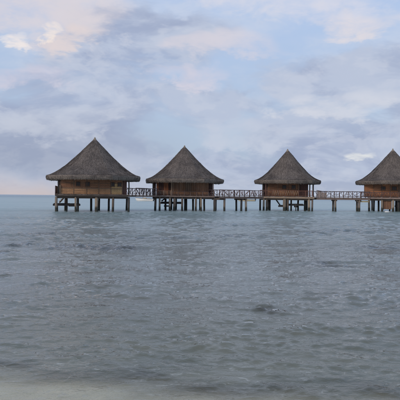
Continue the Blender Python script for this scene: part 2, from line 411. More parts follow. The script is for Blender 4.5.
def sea():
    A = wave_tile(1024, 37.0, (0.10, -0.995), 0.62, 2.3, 3, 3.0, 2.4)
    B = wave_tile(1024, 13.3, (-0.12, -0.99), 0.085, 0.80, 5, 2.4, 2.75)
    C = wave_tile(512, 61.0, (0.0, -1.0), 0.9, 9.0, 8, 0.3, 2.6)
    rows = 620
    ys = np.concatenate([np.geomspace(3.2, 150, rows), np.geomspace(150, 30000, 70)[1:]])
    ang = np.linspace(-0.62, 0.62, 860)
    Yg, Ag = np.meshgrid(ys, np.tan(ang), indexing='ij')
    Xg = Ag*(Yg+1.0)
    c_, s_ = math.cos(0.6), math.sin(0.6)
    hA = sample(A, 37.0, Xg, Yg); hB = sample(B, 13.3, Xg+0.13*Yg, Yg-0.13*Xg); hC = sample(C, 61.0, Xg*0.6, Yg)
    # long calm backs, short steep crests that come in groups
    hA = np.tanh(hA/2.0)*2.0; hA = np.exp(0.32*hA)*2.2-2.32; hB = np.tanh(hB/1.9)*1.9; hB = np.exp(0.56*hB)*1.17-1.36
    gust = np.clip(0.85 + 0.26*hC, 0.35, 1.3)
    fadeA = np.clip((130-Yg)/75, 0, 1); fadeB = np.clip((32-Yg)/22, 0, 1)
    sh = np.clip((Yg+0.20*Xg-4.6)/3.0, 0.0, 1)
    # coral just under the surface in patches, where the chop steepens
    reef = np.zeros_like(Xg)
    for pxl, pyl, rx_, ry_ in ((322, 265, 17, 2.6), (316, 233, 16, 1.6), (345, 231, 20, 1.3), (18, 244, 12, 1.7), (75, 246, 48, 3.2), (110, 249, 26, 2.0),
                               (40, 234, 26, 1.6), (8, 252, 14, 1.5), (150, 238, 40, 1.4), (232, 236, 34, 1.2), (268, 310, 14, 4.0), (375, 247, 22, 1.4), (225, 225, 60, 1.2), (60, 222, 30, .9)):
        hz_ = 194.3+0.0105*pxl
        D_ = F*CAM_H/(pyl-hz_); X_ = (pxl-200)/F*D_
        q = ((Xg-X_)/(rx_/F*D_))**2 + ((Yg-D_)/(ry_*D_*D_/(F*CAM_H)))**2
        reef += np.exp(-q*0.9)
    brk = sample(C, 61.0, Yg*2.1+7, Xg*3.3)
    reef = np.clip(reef*(1.05+0.30*brk), 0, 1)
    Z = ((0.010+0.040*np.clip((Yg-7)/20, 0, 1))*hA*fadeA*gust*(1+.4*reef) + 0.0165*hB*fadeB*gust*(1+.4*reef))*(0.14+0.86*sh) + 0.006*hC*fadeA*sh + reef*fadeA*(0.016*hA + 0.010*hB)
    REEF = reef.astype(np.float32).ravel()
    V = np.stack([Xg, Yg, Z], -1).reshape(-1, 3).astype(np.float32)
    nr, nc = Xg.shape
    idx = np.arange(nr*nc).reshape(nr, nc)
    Q = np.stack([idx[:-1, :-1], idx[:-1, 1:], idx[1:, 1:], idx[1:, :-1]], -1).reshape(-1, 4).astype(np.int32)
    me = bpy.data.meshes.new('sea')
    me.vertices.add(len(V)); me.vertices.foreach_set('co', V.ravel())
    me.loops.add(Q.size); me.loops.foreach_set('vertex_index', Q.ravel())
    me.polygons.add(len(Q)); me.polygons.foreach_set('loop_start', np.arange(0, Q.size, 4, dtype=np.int32))
    me.polygons.foreach_set('use_smooth', np.ones(len(Q), dtype=bool))
    me.update(calc_edges=True); me.validate()
    at_ = me.attributes.new('reef', 'FLOAT', 'POINT'); at_.data.foreach_set('value', REEF)
    o = obj('sea', me, 'sea'); o['kind'] = 'structure'
    o['label'] = 'choppy grey lagoon turning turquoise towards the horizon'
sea()

# ------------------------------------------------------------------ thatched roof
PROF_T = [0, 0.15, 0.30, 0.45, 0.60, 0.72, 0.82, 0.92, 1.0]
PROF_D = [0, 0.174, 0.347, 0.508, 0.660, 0.762, 0.832, 0.884, 0.908]
def prof(t_): return float(np.interp(t_, PROF_T, PROF_D))
def roof(parent, Rr, z_top, z_eave, rot=0.0, seed=1, sharp=0.55):
    rd = random.Random(seed)
    H = z_top-z_eave
    def plan(th):
        a = ((th+rot) % (math.pi/4)) - math.pi/8
        o8 = math.cos(math.pi/8)/math.cos(a)
        return (1-sharp) + sharp*o8*1.03
    def surf(t_, th, lift=0.0):
        r = Rr*t_*plan(th) + lift*0.6
        sag = 0.07*mnoise.noise(Vector((math.cos(th)*r*0.7+seed*9, math.sin(th)*r*0.7, 0.3)))
        return Vector((r*math.cos(th), r*math.sin(th), z_top - H*prof(t_) + lift*0.8 + sag))
    # body in overlapping courses
    NS, NCO = 144, 34
    vs_, fs_, uv_ = [], [], []
    def ring(f):
        st = len(vs_)
        for k in range(NS):
            th = k/NS*math.tau; vv, uvv = f(th, k); vs_.append(vv); uv_.append(uvv)
        return st
    ringids = []
    for i in range(NCO):
        t0 = max(0.012, (i/NCO)); t1 = (i+1)/NCO
        ringids.append(ring(lambda th, k: (surf(t0, th, 0.0), (th*Rr*0.7, t0*8))))
        jit = [rd.uniform(-0.4, 0.4)/NCO for _ in range(NS)]
        ringids.append(ring(lambda th, k: (surf(min(1.0, t1+jit[k]*0.8), th, 0.035+rd.uniform(-0.012, 0.02)), (th*Rr*0.7, t1*8))))
    # thick drooping edge and the underside
    for zz, ro_ in ((.85, 1.010), (.45, 1.004), (.15, .992), (0.0, .975)):
        ringids.append(ring(lambda th, k: (Vector((*(surf(1.0, th).xy*(ro_+rd.uniform(-.005, .005))), z_eave+zz*H*.090+rd.uniform(-.03, .03))), (th*Rr*0.7, 8.0+.8*(1-zz)))))
    for tt, th_ in ((0.94, 0.34), (0.80, 0.36), (0.5, 0.38), (0.2, 0.4), (0.02, 0.45)):
        ringids.append(ring(lambda th, k: (surf(tt, th)-Vector((0, 0, th_*(1 if tt < .9 else 1.5))), (th*Rr*0.7, 8.5+(1-tt)*8))))
    for a, b in zip(ringids[:-1], ringids[1:]):
        for k in range(NS):
            k2 = (k+1) % NS
            fs_.append((a+k, b+k, b+k2, a+k2))
    fs_.append(tuple(ringids[0]+k for k in range(NS)))
    fs_.append(tuple(ringids[-1]+k for k in reversed(range(NS))))
    me = bpy.data.meshes.new('thatch_roof'); me.from_pydata(vs_, [], fs_)
    ul = me.uv_layers.new(name='UVMap')
    for lp in me.loops: ul.data[lp.index].uv = uv_[lp.vertex_index]
    me.update()
    ro = obj('roof', me, 'thatch', parent)
    # loose leaf strips lying on the slope and hanging from the edge
    vs2, fs2, uv2 = [], [], []
    def strip(p0, p1, side, w0, w1, uvv):
        st = len(vs2)
        vs2.extend([p0-side*w0, p0+side*w0, p1+side*w1, p1-side*w1]); uv2.extend([uvv]*4)
        fs2.append((st, st+1, st+2, st+3))
    for _ in range(17000):
        t0 = math.sqrt(rd.uniform(0.0004, 0.95)); th = rd.uniform(0, math.tau)
        L = rd.uniform(0.18, 0.55)/Rr
        p0 = surf(t0, th, 0.045); p1 = surf(min(1.0, t0+L), th+rd.gauss(0, 0.02)/max(t0, .15), 0.05+abs(rd.gauss(0, 0.020)))
        side = Vector((-math.sin(th), math.cos(th), rd.uniform(-.3, .3)))
        strip(p0, p1, side, 0.016, rd.uniform(0.005, 0.018), (th*Rr*0.7+rd.uniform(-3, 3), t0*8+rd.uniform(-1, 1)))
    for _ in range(3400):      # over the edge and hanging
        th = rd.uniform(0, math.tau); q = surf(1.0, th)
        side = Vector((-math.sin(th), math.cos(th), 0))
        uvv = (th*Rr*0.7+rd.uniform(-3, 3), 8+rd.uniform(-1, 1))
        ro_ = rd.uniform(0.990, 1.014); zm = q.z - rd.uniform(0.02, .16)
        pm = Vector((q.x*ro_, q.y*ro_, zm))
        if rd.random() < .6: strip(surf(rd.uniform(.93, .975), th, .05), pm, side, .025, .028, uvv)
        zb = max(zm-rd.uniform(.25, .6), z_eave - abs(rd.gauss(0, 0.06)) + 0.03)
        k_ = rd.uniform(-.012, .004)
        strip(pm, Vector((q.x*(ro_+k_-.012), q.y*(ro_+k_-.012), zb)), side, 0.022, rd.uniform(0.004, 0.018), uvv)
    me2 = bpy.data.meshes.new('loose_thatch'); me2.from_pydata(vs2, [], fs2)
    ul = me2.uv_layers.new(name='UVMap')
    for lp in me2.loops: ul.data[lp.index].uv = uv2[lp.vertex_index]
    lo = obj('loose_thatch', me2, 'thatch', ro); lo['kind'] = 'stuff'
    # bound tuft at the peak
    bm = bmesh.new(); n = 14; rr = [(0.30, -0.30), (0.19, -0.13), (0.10, -0.02), (0.105, 0.04), (0.06, 0.11), (0.02, 0.18)]
    rings = [[bm.verts.new((r_*math.cos(k*math.tau/n)*rd.uniform(.85, 1.15), r_*math.sin(k*math.tau/n)*rd.uniform(.85, 1.15), z_top+h_)) for k in range(n)] for r_, h_ in rr]
    for a, b in zip(rings[:-1], rings[1:]):
        for k in range(n): bm.faces.new((a[k], a[(k+1) % n], b[(k+1) % n], b[k]))
    bm.faces.new(rings[-1]); bm.faces.new(rings[0][::-1])
    obj('peak_tuft', bm, 'thatch_cap', ro)
    return ro

# ------------------------------------------------------------------ railings
def railing(parent, a, b, z, h=0.85, bay=1.25, style='x', mat_post='rail', mat_top='rail', mat_fill='rail', seed=0, ends=(True, True)):
    rd = random.Random(seed)
    r_ = holder('railing', parent)
    a, b = Vector((*a, z)), Vector((*b, z)); L = (b-a).length; n = max(1, round(L/bay))
    U = Vector((0, 0, 1))
    for i in range(n+1):
        if (i == 0 and not ends[0]) or (i == n and not ends[1]): continue
        p_ = a.lerp(b, i/n)
        stick('post', r_, mat_post, p_-U*0.18, p_+U*(h+rd.uniform(0.0, 0.07)), 0.058, wob=0.12)
    stick('top_rail', r_, mat_top, a+U*h, b+U*(h+rd.uniform(-.02, .02)), 0.045, segs=max(3, n))
    stick('bottom_rail', r_, mat_top, a+U*0.14, b+U*0.14, 0.035, segs=max(3, n))
    for i in range(n):
        p_, q_ = a.lerp(b, i/n), a.lerp(b, (i+1)/n)
        at = lambda f, g: p_.lerp(q_, f)+U*(0.14+(h-0.14)*g)
        if style == 'x':       # crooked branches, no two bays alike
            k = rd.choice((0, 1, 2, 3))
            j = lambda: rd.uniform(-.08, .08)
            if k == 0: S = [((.08+j(), 0), (.92+j(), 1)), ((.92+j(), 0), (.08+j(), 1))]
            elif k == 1: S = [((.5+j(), 0), (.5+j(), 1)), ((.1, .15+j()), (.5, .55+j())), ((.5, .5+j()), (.92, .9+j()))]
            elif k == 2: S = [((.25+j(), 0), (.42+j(), 1)), ((.75+j(), 0), (.58+j(), 1)), ((.3, .5+j()), (.7, .5+j()))]
            else: S = [((.12+j(), 1), (.5+j(), 0)), ((.88+j(), 1), (.5+j(), 0)), ((.5, .05), (.5, .98))]
        elif style == 'zig':
            m_ = 3
            S = []
            for q in range(m_): S += [((q/m_, 0), ((q+.5)/m_, 1)), (((q+.5)/m_, 1), ((q+1)/m_, 0))]
        else:                  # upright slats
            m_ = 6
            S = [(((q+.5)/m_, 0), ((q+.5)/m_, 1)) for q in range(m_)]
        for s0, s1 in S:
            stick('lattice_branch' if style == 'x' else 'slat', r_, mat_fill, at(*s0), at(*s1), 0.033, sides=6, wob=0.25, segs=3)
    return r_

def deck(parent, x0, x1, y0, y1, z, along='x', material='deck', edge='deck_edge', thick=0.05, pitch=0.21, apron=0.18):
    """planks laid across, on a frame; 'along' is the way the walk runs"""
    d_ = holder('deck', parent)
    n = max(2, int(round(((x1-x0) if along == 'x' else (y1-y0))/pitch)))
    meshes = []
    for q in range(3):
        Lp = (y1-y0) if along == 'x' else (x1-x0)
        wv = ((x1-x0) if along == 'x' else (y1-y0))/n*0.93
        bm = box_bm(-wv/2, wv/2, -Lp/2-0.03*q, Lp/2+0.02*q, -thick, 0, 0.008) if along == 'x' else box_bm(-Lp/2-0.03*q, Lp/2+0.02*q, -wv/2, wv/2, -thick, 0, 0.008)
        me = bpy.data.meshes.new('plank'); bm.to_mesh(me); bm.free(); me.materials.append(M[material]); meshes.append(me)
    for i in range(n):
        o = bpy.data.objects.new('plank', random.choice(meshes)); link(o, d_)
        f = (i+0.5)/n
        o.location = ((x0+(x1-x0)*f, (y0+y1)/2, z+random.uniform(-.006, .006)) if along == 'x' else ((x0+x1)/2, y0+(y1-y0)*f, z+random.uniform(-.006, .006)))
    box('edge_beam', d_, edge, x0+.02, x1-.02, y0+.03, y0+.11, z-thick-apron-.006, z-thick-.009)
    box('edge_beam', d_, edge, x0+.02, x1-.02, y1-.11, y1-.03, z-thick-apron-.006, z-thick-.009)
    return d_

def pile(parent, x, y, ztop, r=0.13, m_='pile_brown', lean=0.0):
    return stick('stilt', parent, m_, (x+lean+random.uniform(-.07, .07), y+random.uniform(-.1, .1), -1.75), (x, y, ztop), r, sides=12, wob=0.05, taper=0.94, segs=5)

def window(parent, x0, x1, y, z0, z1):
    """small opening with a propped frame in a wall that faces -y at depth y"""
    w_ = box('window', parent, 'glass', x0, x1, y-0.03, y-0.005, z0, z1, 0)
    f = 0.05
    box('frame', w_, 'dark_panel', x0-f, x0, y-0.075, y-0.004, z0-f, z1+f)
    box('frame', w_, 'dark_panel', x1, x1+f, y-0.075, y-0.004, z0-f, z1+f)
    box('frame', w_, 'dark_panel', x0, x1, y-0.070, y-0.004, z1, z1+f)
    box('sill', w_, 'trim', x0-f*1.4, x1+f*1.4, y-0.12, y-0.002, z0-f*1.9, z0-f)
    box('mullion', w_, 'dark_panel', (x0+x1)/2-.02, (x0+x1)/2+.02, y-0.060, y-0.031, z0, z1)
    return w_

def landing(parent, x0, x1, y0, y1, z, legs=True, m_='black_wood'):
    """low bathing platform just above the water"""
    l_ = holder('bathing_platform', parent)
    n = max(3, int((x1-x0)/0.22))
    for i in range(n):
        f0 = x0+(x1-x0)*i/n
        box('plank', l_, m_, f0, f0+(x1-x0)/n*0.9, y0, y1, z-0.06, z+random.uniform(-.01, .01), 0.008)
    box('bearer', l_, m_, x0-.1, x1+.1, y0+.08, y0+.22, z-.30, z-.064)
    box('bearer', l_, m_, x0-.1, x1+.1, y1-.22, y1-.08, z-.30, z-.064)
    return l_
def stair(parent, top, bot, width_y=0.8, n=6, m_='black_wood'):
    """open flight running down along x"""
    s_ = holder('stair', parent)
    top, bot = Vector(top), Vector(bot)
    for sy in (-width_y/2, width_y/2):
        o_ = Vector((0, sy, 0))
        stick('stringer', s_, m_, top+o_, bot+o_, 0.09, sides=6, wob=.05)
    for i in range(n):
        c_ = top.lerp(bot, (i+.5)/n)
        box('tread', s_, m_, c_.x-.15, c_.x+.15, c_.y-width_y/2-.06, c_.y+width_y/2+.06, c_.z+.06, c_.z+.11, 0.006)
    return s_

# =================================================================== bungalows
class Hut:
    """local frame: origin at the water under the peak, -y towards the beach"""
    def __init__(s, label, X, D, rz=0.0):
        s.X, s.D = X, D
        s.b = math.atan2(X, D)                     # each one is turned a little, its front to the beach
        s.t = thing('overwater_bungalow', label, 'bungalow', (X, D, 0), -s.b, 'thatched bungalows on stilts')
    def lx(s, pxl, yl):      # local x of something on the bearing of photo column pxl, at local depth yl
        return math.tan(math.atan((pxl-200)/F)-s.b)*(math.hypot(s.X, s.D)+yl)
    def piles(s, spec, ztop, yl):
        for pxl, m_, r, dy_ in spec:
            pile(s.t, s.lx(pxl, yl+dy_), yl+dy_, ztop, r, m_)

def wall_frame(parent, x0, x1, y, z0, z1, cols, rows, material, thick=0.06, battens='trim', mats=None, rowz=None):
    """matting panels between battens on a wall facing -y; returns the wall holder"""
    wl = holder('wall', parent)
    xs = [x0+(x1-x0)*c_ for c_ in cols]
    zs = rowz or [z0+(z1-z0)*r_/rows for r_ in range(rows+1)]
    for i in range(len(xs)-1):
        for j in range(len(zs)-1):
            mm = material if not mats else mats.get((i, j), material)
            box('panel', wl, mm, xs[i]+.03, xs[i+1]-.03, y, y+thick, zs[j]+.02, zs[j+1]-.02, 0.006)
    for i in range(len(xs)-1):
        for j in range(len(zs)-1):
            mm = material if not mats else mats.get((i, j), material)
            n_s = max(2, int((zs[j+1]-zs[j])/.16))
            for q in range(n_s):
                z_ = zs[j]+.05+(zs[j+1]-zs[j]-.10)*(q+.5)/n_s
                hh = (zs[j+1]-zs[j]-.10)/n_s*.38
                dz_ = random.uniform(-.008, .008)
                box('slat', wl, mm, xs[i]+.055, xs[i+1]-.055, y-.022+random.uniform(-.006, .006), y-.002, z_-hh+dz_, z_+hh+dz_, 0.005)
    for i, x_ in enumerate(xs):
        box('batten', wl, battens, x_-.05, x_+.05, y-.035, y+thick+.01, z0-.01, z1, 0.01)
    for j, z_ in enumerate(zs):
        for i in range(len(xs)-1):
            box('batten', wl, battens, xs[i]+.052, xs[i+1]-.052, y-.025, y+thick+.005, z_-.035, z_+.035, 0.01)
    return wl
def side_wall(parent, x, y0, y1, z0, z1, material):
    wl = holder('wall', parent)
    n = 3
    for i in range(n):
        a = y0+(y1-y0)*i/n; b = y0+(y1-y0)*(i+1)/n
        box('panel', wl, material, x-.03, x+.03, a+.05, b-.05, z0, z1, .006)
    for i in range(n+1):
        a = y0+(y1-y0)*i/n
        box('batten', wl, 'trim', x-.055, x+.055, a-.046, a+.046, z0-.01, z1, .01)
    return wl
def ring_beam(parent, x0, x1, y0, y1, z):
    for (a, b, c_, d_) in ((x0, x1, y0, y0+.16), (x0, x1, y1-.16, y1), (x0, x0+.16, y0+.165, y1-.165), (x1-.16, x1, y0+.165, y1-.165)):
        box('wall_plate', parent, 'beam', a, b, c_, d_, z, z+.18)

def platform(h, x0, x1, y0, y1, z, edge='beam', apron=.22):
    deck(h.t, x0, x1, y0, y1, z, 'x', 'deck', edge, pitch=.24, apron=apron)
    n = 4
    for i in range(n):
        y_ = y0+.5+(y1-y0-1)*i/(n-1)
        box('floor_beam', h.t, 'beam', x0+.15, x1-.15, y_-.09, y_+.09, z-.05-apron-.25, z-.05-apron-.012)

# ---- first, largest, leftmost
h = Hut('largest thatched bungalow, light tan walls, leftmost in the row', -13.5, 69.0)
yf = -3.3; FZ = 2.12
roof(h.t, 6.0, 9.26, 3.86, rot=math.pi/8+R(90)+.06, seed=2, sharp=.85)
xa, xb = h.lx(60.5, yf), h.lx(122.2, yf)
platform(h, h.lx(55, yf), h.lx(129.5, yf), yf-.12, 3.4, FZ)
wl = wall_frame(h.t, xa, xb, yf+.15, FZ, 4.15, [0, .21, .42, .615, .815, 1.0], 3, 'mat_tan',
   mats={(0, 1): 'mat_brown', (1, 1): 'mat_brown', (2, 1): 'mat_brown', (3, 1): 'mat_brown', (4, 0): 'mat_pale', (4, 1): 'mat_pale', (4, 2): 'mat_brown', (0, 2): 'mat_brown', (1, 2): 'mat_brown', (2, 2): 'mat_brown', (3, 2): 'mat_brown'},
   rowz=[FZ, FZ+.72, FZ+1.36, 4.15])
box('mid_rail', wl, 'rail_pale', xa+.06, xb-.06, yf+.085, yf+.112, FZ+.70, FZ+.765)
for pxl in (78, 87.5, 112.5, 119.5):
    c_ = h.lx(pxl, yf); window(h.t, c_-.20, c_+.20, yf+.15, FZ+1.02, FZ+1.45)
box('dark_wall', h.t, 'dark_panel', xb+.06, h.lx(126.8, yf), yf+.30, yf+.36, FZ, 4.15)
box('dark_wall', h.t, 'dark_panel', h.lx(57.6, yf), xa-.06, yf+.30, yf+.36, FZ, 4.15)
side_wall(h.t, h.lx(57.6, yf)+.05, yf+.45, 3.1, FZ, 4.15, 'mat_brown'); side_wall(h.t, h.lx(126.8, yf)-.05, yf+.45, 3.1, FZ, 4.15, 'mat_brown')
wall_frame(h.t, h.lx(58, yf)+.2, h.lx(126, yf)-.2, 3.1, FZ, 4.15, [0, .25, .5, .75, 1], 2, 'mat_tan')
ring_beam(h.t, h.lx(57.6, yf), h.lx(127, yf), yf+.10, 3.2, 4.17)
stick('verandah_post', h.t, 'pile_dark', (h.lx(128.7, yf), yf, FZ), (h.lx(128.7, yf), yf, 4.15), .09)
stick('verandah_post', h.t, 'pile_dark', (h.lx(58.2, yf), yf+.05, FZ), (h.lx(58.2, yf), yf+.05, 4.15), .09)
stick('verandah_post', h.t, 'pile_pale', (h.lx(59.9, yf), yf-.02, FZ), (h.lx(59.9, yf), yf-.02, 3.2), .05)
railing(h.t, (h.lx(55.3, yf), yf), (h.lx(55.3, yf), yf+4.5), FZ, .95, seed=4)
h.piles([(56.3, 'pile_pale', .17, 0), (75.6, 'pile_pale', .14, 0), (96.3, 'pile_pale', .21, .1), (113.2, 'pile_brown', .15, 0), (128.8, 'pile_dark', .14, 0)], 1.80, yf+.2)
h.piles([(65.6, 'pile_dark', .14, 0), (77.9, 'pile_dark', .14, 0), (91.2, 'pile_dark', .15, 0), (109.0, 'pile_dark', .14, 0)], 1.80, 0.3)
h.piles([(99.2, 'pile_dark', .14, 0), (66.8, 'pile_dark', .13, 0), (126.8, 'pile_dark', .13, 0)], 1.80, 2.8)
stair(h.t, (h.lx(66, -1.5), -1.5, 1.95), (h.lx(59.5, -1.5), -1.5, 1.05), .8, 4, 'pile_brown')
landing(h.t, h.lx(54.2, -1.6), h.lx(79.5, -1.6), -2.5, -1.0, .98)
for a in (57.5, 67, 78): stick('platform_post', h.t, 'pile_dark', (h.lx(a, -2.3), -2.3, -1.6), (h.lx(a, -2.3), -2.3, .9), .08)
box('platform_bench', h.t, 'black_wood', h.lx(68.5, -1.6), h.lx(75.5, -1.6), -1.4, -1.05, .58, .71)
HUT1 = h

# ---- second: boarded walls, seen on its corner
h = Hut('reddish vertical-board thatched bungalow, second from the left, beside the moored white boat', -2.28, 77.0)
yf = -2.9; FZ = 2.10
roof(h.t, 5.62, 9.09, 3.84, rot=math.pi/8+R(90)-.10, seed=5, sharp=.85)
xl, xc, xr = h.lx(156, yf), h.lx(171.4, yf), h.lx(208.6, yf)
platform(h, h.lx(151.5, yf), h.lx(214.5, yf), yf-.75, 3.0, FZ, 'deck_edge', .16)
def boards(parent, x0, x1, y, z0, z1, mats_, w_=.30, slope=0.0):
    wl = holder('wall', parent); n = int(round((x1-x0)/w_))
    for i in range(n):
        a = x0+(x1-x0)*i/n; b = x0+(x1-x0)*(i+1)/n
        dy_ = slope*(a-x0) + random.uniform(-.012, .012)
        box('board', wl, random.choice(mats_), a+.012, b-.012, y+dy_, y+dy_+.05, z0+random.uniform(-.03, .02), z1, .008)
    box('backing', wl, 'dark_panel', x0, x1, y+.07+max(0, slope*(x1-x0)), y+.10+max(0, slope*(x1-x0)), z0, z1, 0)
    return wl
boards(h.t, xl, xc-.1, yf+.35, FZ, 4.0, ['board_red', 'board_red', 'board_brown', 'dark_panel'], .34)
boards(h.t, xc+.1, xr, yf+.05, FZ-.1, 4.0, ['board_brown', 'board_brown', 'board_brown', 'trim'], .27)
box('corner_post', h.t, 'rail_pale', xc-.09, xc+.09, yf-.02, yf+.28, 1.85, 4.0)
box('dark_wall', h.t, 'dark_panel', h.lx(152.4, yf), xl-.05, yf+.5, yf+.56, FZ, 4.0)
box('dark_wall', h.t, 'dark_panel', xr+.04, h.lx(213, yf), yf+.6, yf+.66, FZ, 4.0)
side_wall(h.t, h.lx(152.6, yf), yf+.7, 2.7, FZ, 4.0, 'mat_brown'); side_wall(h.t, h.lx(213, yf)-.05, yf+.75, 2.7, FZ, 4.0, 'mat_brown')
wall_frame(h.t, h.lx(153, yf)+.2, h.lx(212, yf)-.1, 2.7, FZ, 4.0, [0, .25, .5, .75, 1], 2, 'mat_brown')
ring_beam(h.t, h.lx(152.5, yf), h.lx(213, yf), yf+.12, 2.8, 4.02)
# low boarded balustrade round the front terrace
railing(h.t, (h.lx(156.5, yf-.7), yf-.66), (h.lx(171, yf-.7), yf-.66), FZ-.02, .66, .9, 'slat', 'rail_pale', 'rail_red', 'rail_pale', 11)
railing(h.t, (h.lx(172, yf-.7), yf-.66), (h.lx(208.5, yf-.7), yf-.66), FZ-.02, .56, .9, 'slat', 'rail', 'rail', 'board_brown', 12)
railing(h.t, (h.lx(208.5, yf-.7), yf-.64), (h.lx(214, yf-.7), yf-.64), FZ-.02, .8, .9, 'x', 'rail', 'rail', 'rail', 13, (False, True))
stick('verandah_post', h.t, 'rail_pale', (h.lx(213.3, yf-.4), yf-.4, FZ), (h.lx(213.3, yf-.4), yf-.4, 4.0), .06)
stick('verandah_post', h.t, 'pile_dark', (h.lx(152.9, yf), yf, FZ), (h.lx(152.9, yf), yf, 4.0), .09)
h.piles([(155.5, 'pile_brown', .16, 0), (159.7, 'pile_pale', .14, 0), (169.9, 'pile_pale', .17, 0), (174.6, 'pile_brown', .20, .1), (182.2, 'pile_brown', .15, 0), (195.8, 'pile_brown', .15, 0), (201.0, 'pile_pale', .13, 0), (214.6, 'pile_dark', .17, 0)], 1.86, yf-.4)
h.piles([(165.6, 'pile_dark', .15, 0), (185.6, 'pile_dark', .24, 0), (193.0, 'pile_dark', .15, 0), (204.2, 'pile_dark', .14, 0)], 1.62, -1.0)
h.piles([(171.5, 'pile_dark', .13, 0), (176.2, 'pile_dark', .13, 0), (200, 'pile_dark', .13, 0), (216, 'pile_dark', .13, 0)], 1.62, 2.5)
landing(h.t, h.lx(161.5, -1.5), h.lx(182, -1.5), -2.2, -.9, 1.22)
box('platform_bench', h.t, 'black_wood', h.lx(164, -1.5), h.lx(169, -1.5), -1.7, -1.3, .52, .70)
stair(h.t, (h.lx(167, -.6), -.6, 1.85), (h.lx(161.5, -.6), -.6, 1.28), .7, 3)
HUT2 = h

# ---- third: smallest roof, lattice terrace, stair to the water
h = Hut('smallest thatched bungalow with dark stair to the water, third from the left', 13.3, 82.5)
yf = -2.5; FZ = 2.14
roof(h.t, 4.92, 9.23, 4.02, rot=R(90), seed=9, sharp=.65)
platform(h, h.lx(259.5, yf), h.lx(314.15, yf), yf-1.0, 2.6, FZ, 'deck_tan', .26)
xa, xb = h.lx(267.5, yf), h.lx(298.0, yf)
wall_frame(h.t, xa, xb, yf+.15, FZ, 4.15, [0, .34, .67, 1], 2, 'mat_brown', mats={(1, 0): 'mat_orange', (0, 0): 'mat_brown', (2, 0): 'mat_orange'}, battens='trim')
for pxl in (284.2, 293.5):
    c_ = h.lx(pxl, yf); window(h.t, c_-.24, c_+.24, yf+.15, FZ+1.15, FZ+1.62)
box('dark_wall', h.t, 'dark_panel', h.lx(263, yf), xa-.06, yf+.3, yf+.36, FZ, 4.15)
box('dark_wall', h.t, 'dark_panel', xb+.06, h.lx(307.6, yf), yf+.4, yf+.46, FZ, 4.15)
side_wall(h.t, h.lx(263.2, yf), yf+.45, 2.3, FZ, 4.15, 'mat_brown'); side_wall(h.t, h.lx(307.8, yf), yf+.55, 1.6, FZ, 4.15, 'mat_brown')
wall_frame(h.t, h.lx(263.5, yf)+.2, h.lx(307, yf)-.1, 2.3, FZ, 4.15, [0, .33, .67, 1], 2, 'mat_brown')
ring_beam(h.t, h.lx(262.6, yf), h.lx(313.4, yf), yf+.12, 2.4, 4.17)
stick('verandah_post', h.t, 'pile_dark', (h.lx(262.6, yf), yf, FZ), (h.lx(262.6, yf), yf, 4.15), .10)
stick('verandah_post', h.t, 'rail_pale', (h.lx(298.6, yf-.1), yf-.1, FZ), (h.lx(298.6, yf-.1), yf-.1, 4.15), .07)
stick('verandah_post', h.t, 'pile_dark', (h.lx(309.6, yf), yf, FZ), (h.lx(309.6, yf), yf, 4.15), .10)
stick('verandah_post', h.t, 'pile_dark', (h.lx(313.0, yf), yf, FZ), (h.lx(313.0, yf), yf, 4.15), .12)
stick('verandah_post', h.t, 'rail_red', (h.lx(265.8, yf-.85), yf-.85, FZ), (h.lx(265.8, yf-.85), yf-.85, 4.15), .06)
railing(h.t, (h.lx(260, yf-.9), yf-.9), (h.lx(272, yf-.9), yf-.9), FZ, .86, 1.0, 'x', 'rail_red', 'rail_red', 'rail_red', 21)
railing(h.t, (h.lx(272, yf-.9), yf-.9), (h.lx(298.5, yf-.9), yf-.9), FZ, .86, 1.0, 'zig', 'rail_red', 'rail_red', 'rail_pale', 22, (False, True))
railing(h.t, (h.lx(298.5, yf-.9), yf-.9), (h.lx(312.6, yf-.9), yf-.9), FZ, .80, 1.0, 'slat', 'rail_red', 'rail_red', 'dark_panel', 23, (False, True))
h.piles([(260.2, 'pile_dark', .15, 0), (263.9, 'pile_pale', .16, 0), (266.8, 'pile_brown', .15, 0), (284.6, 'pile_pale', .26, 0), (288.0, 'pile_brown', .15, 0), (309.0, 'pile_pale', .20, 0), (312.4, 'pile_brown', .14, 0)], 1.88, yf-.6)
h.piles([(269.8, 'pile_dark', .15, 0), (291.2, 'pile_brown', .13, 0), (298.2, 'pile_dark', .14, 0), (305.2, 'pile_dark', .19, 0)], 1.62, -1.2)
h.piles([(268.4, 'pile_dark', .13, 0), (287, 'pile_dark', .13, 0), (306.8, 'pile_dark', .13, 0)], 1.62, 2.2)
stair(h.t, (h.lx(275.2, -1.6), -1.6, 1.80), (h.lx(280, -1.6), -1.6, .80), .8, 6)
landing(h.t, h.lx(279, -1.6), h.lx(285, -1.6), -2.7, -1.6, .86)
landing(h.t, h.lx(288, -1.6), h.lx(303, -1.6), -2.7, -1.4, 1.06)
stick('platform_post', h.t, 'pile_dark', (h.lx(296, -2.6), -2.6, -1.6), (h.lx(296, -2.6), -2.6, 1.0), .09)
box('platform_bench', h.t, 'black_wood', h.lx(294.15, -1.6), h.lx(297.5, -1.6), -2.3, -1.9, .52, .75)
HUT3 = h

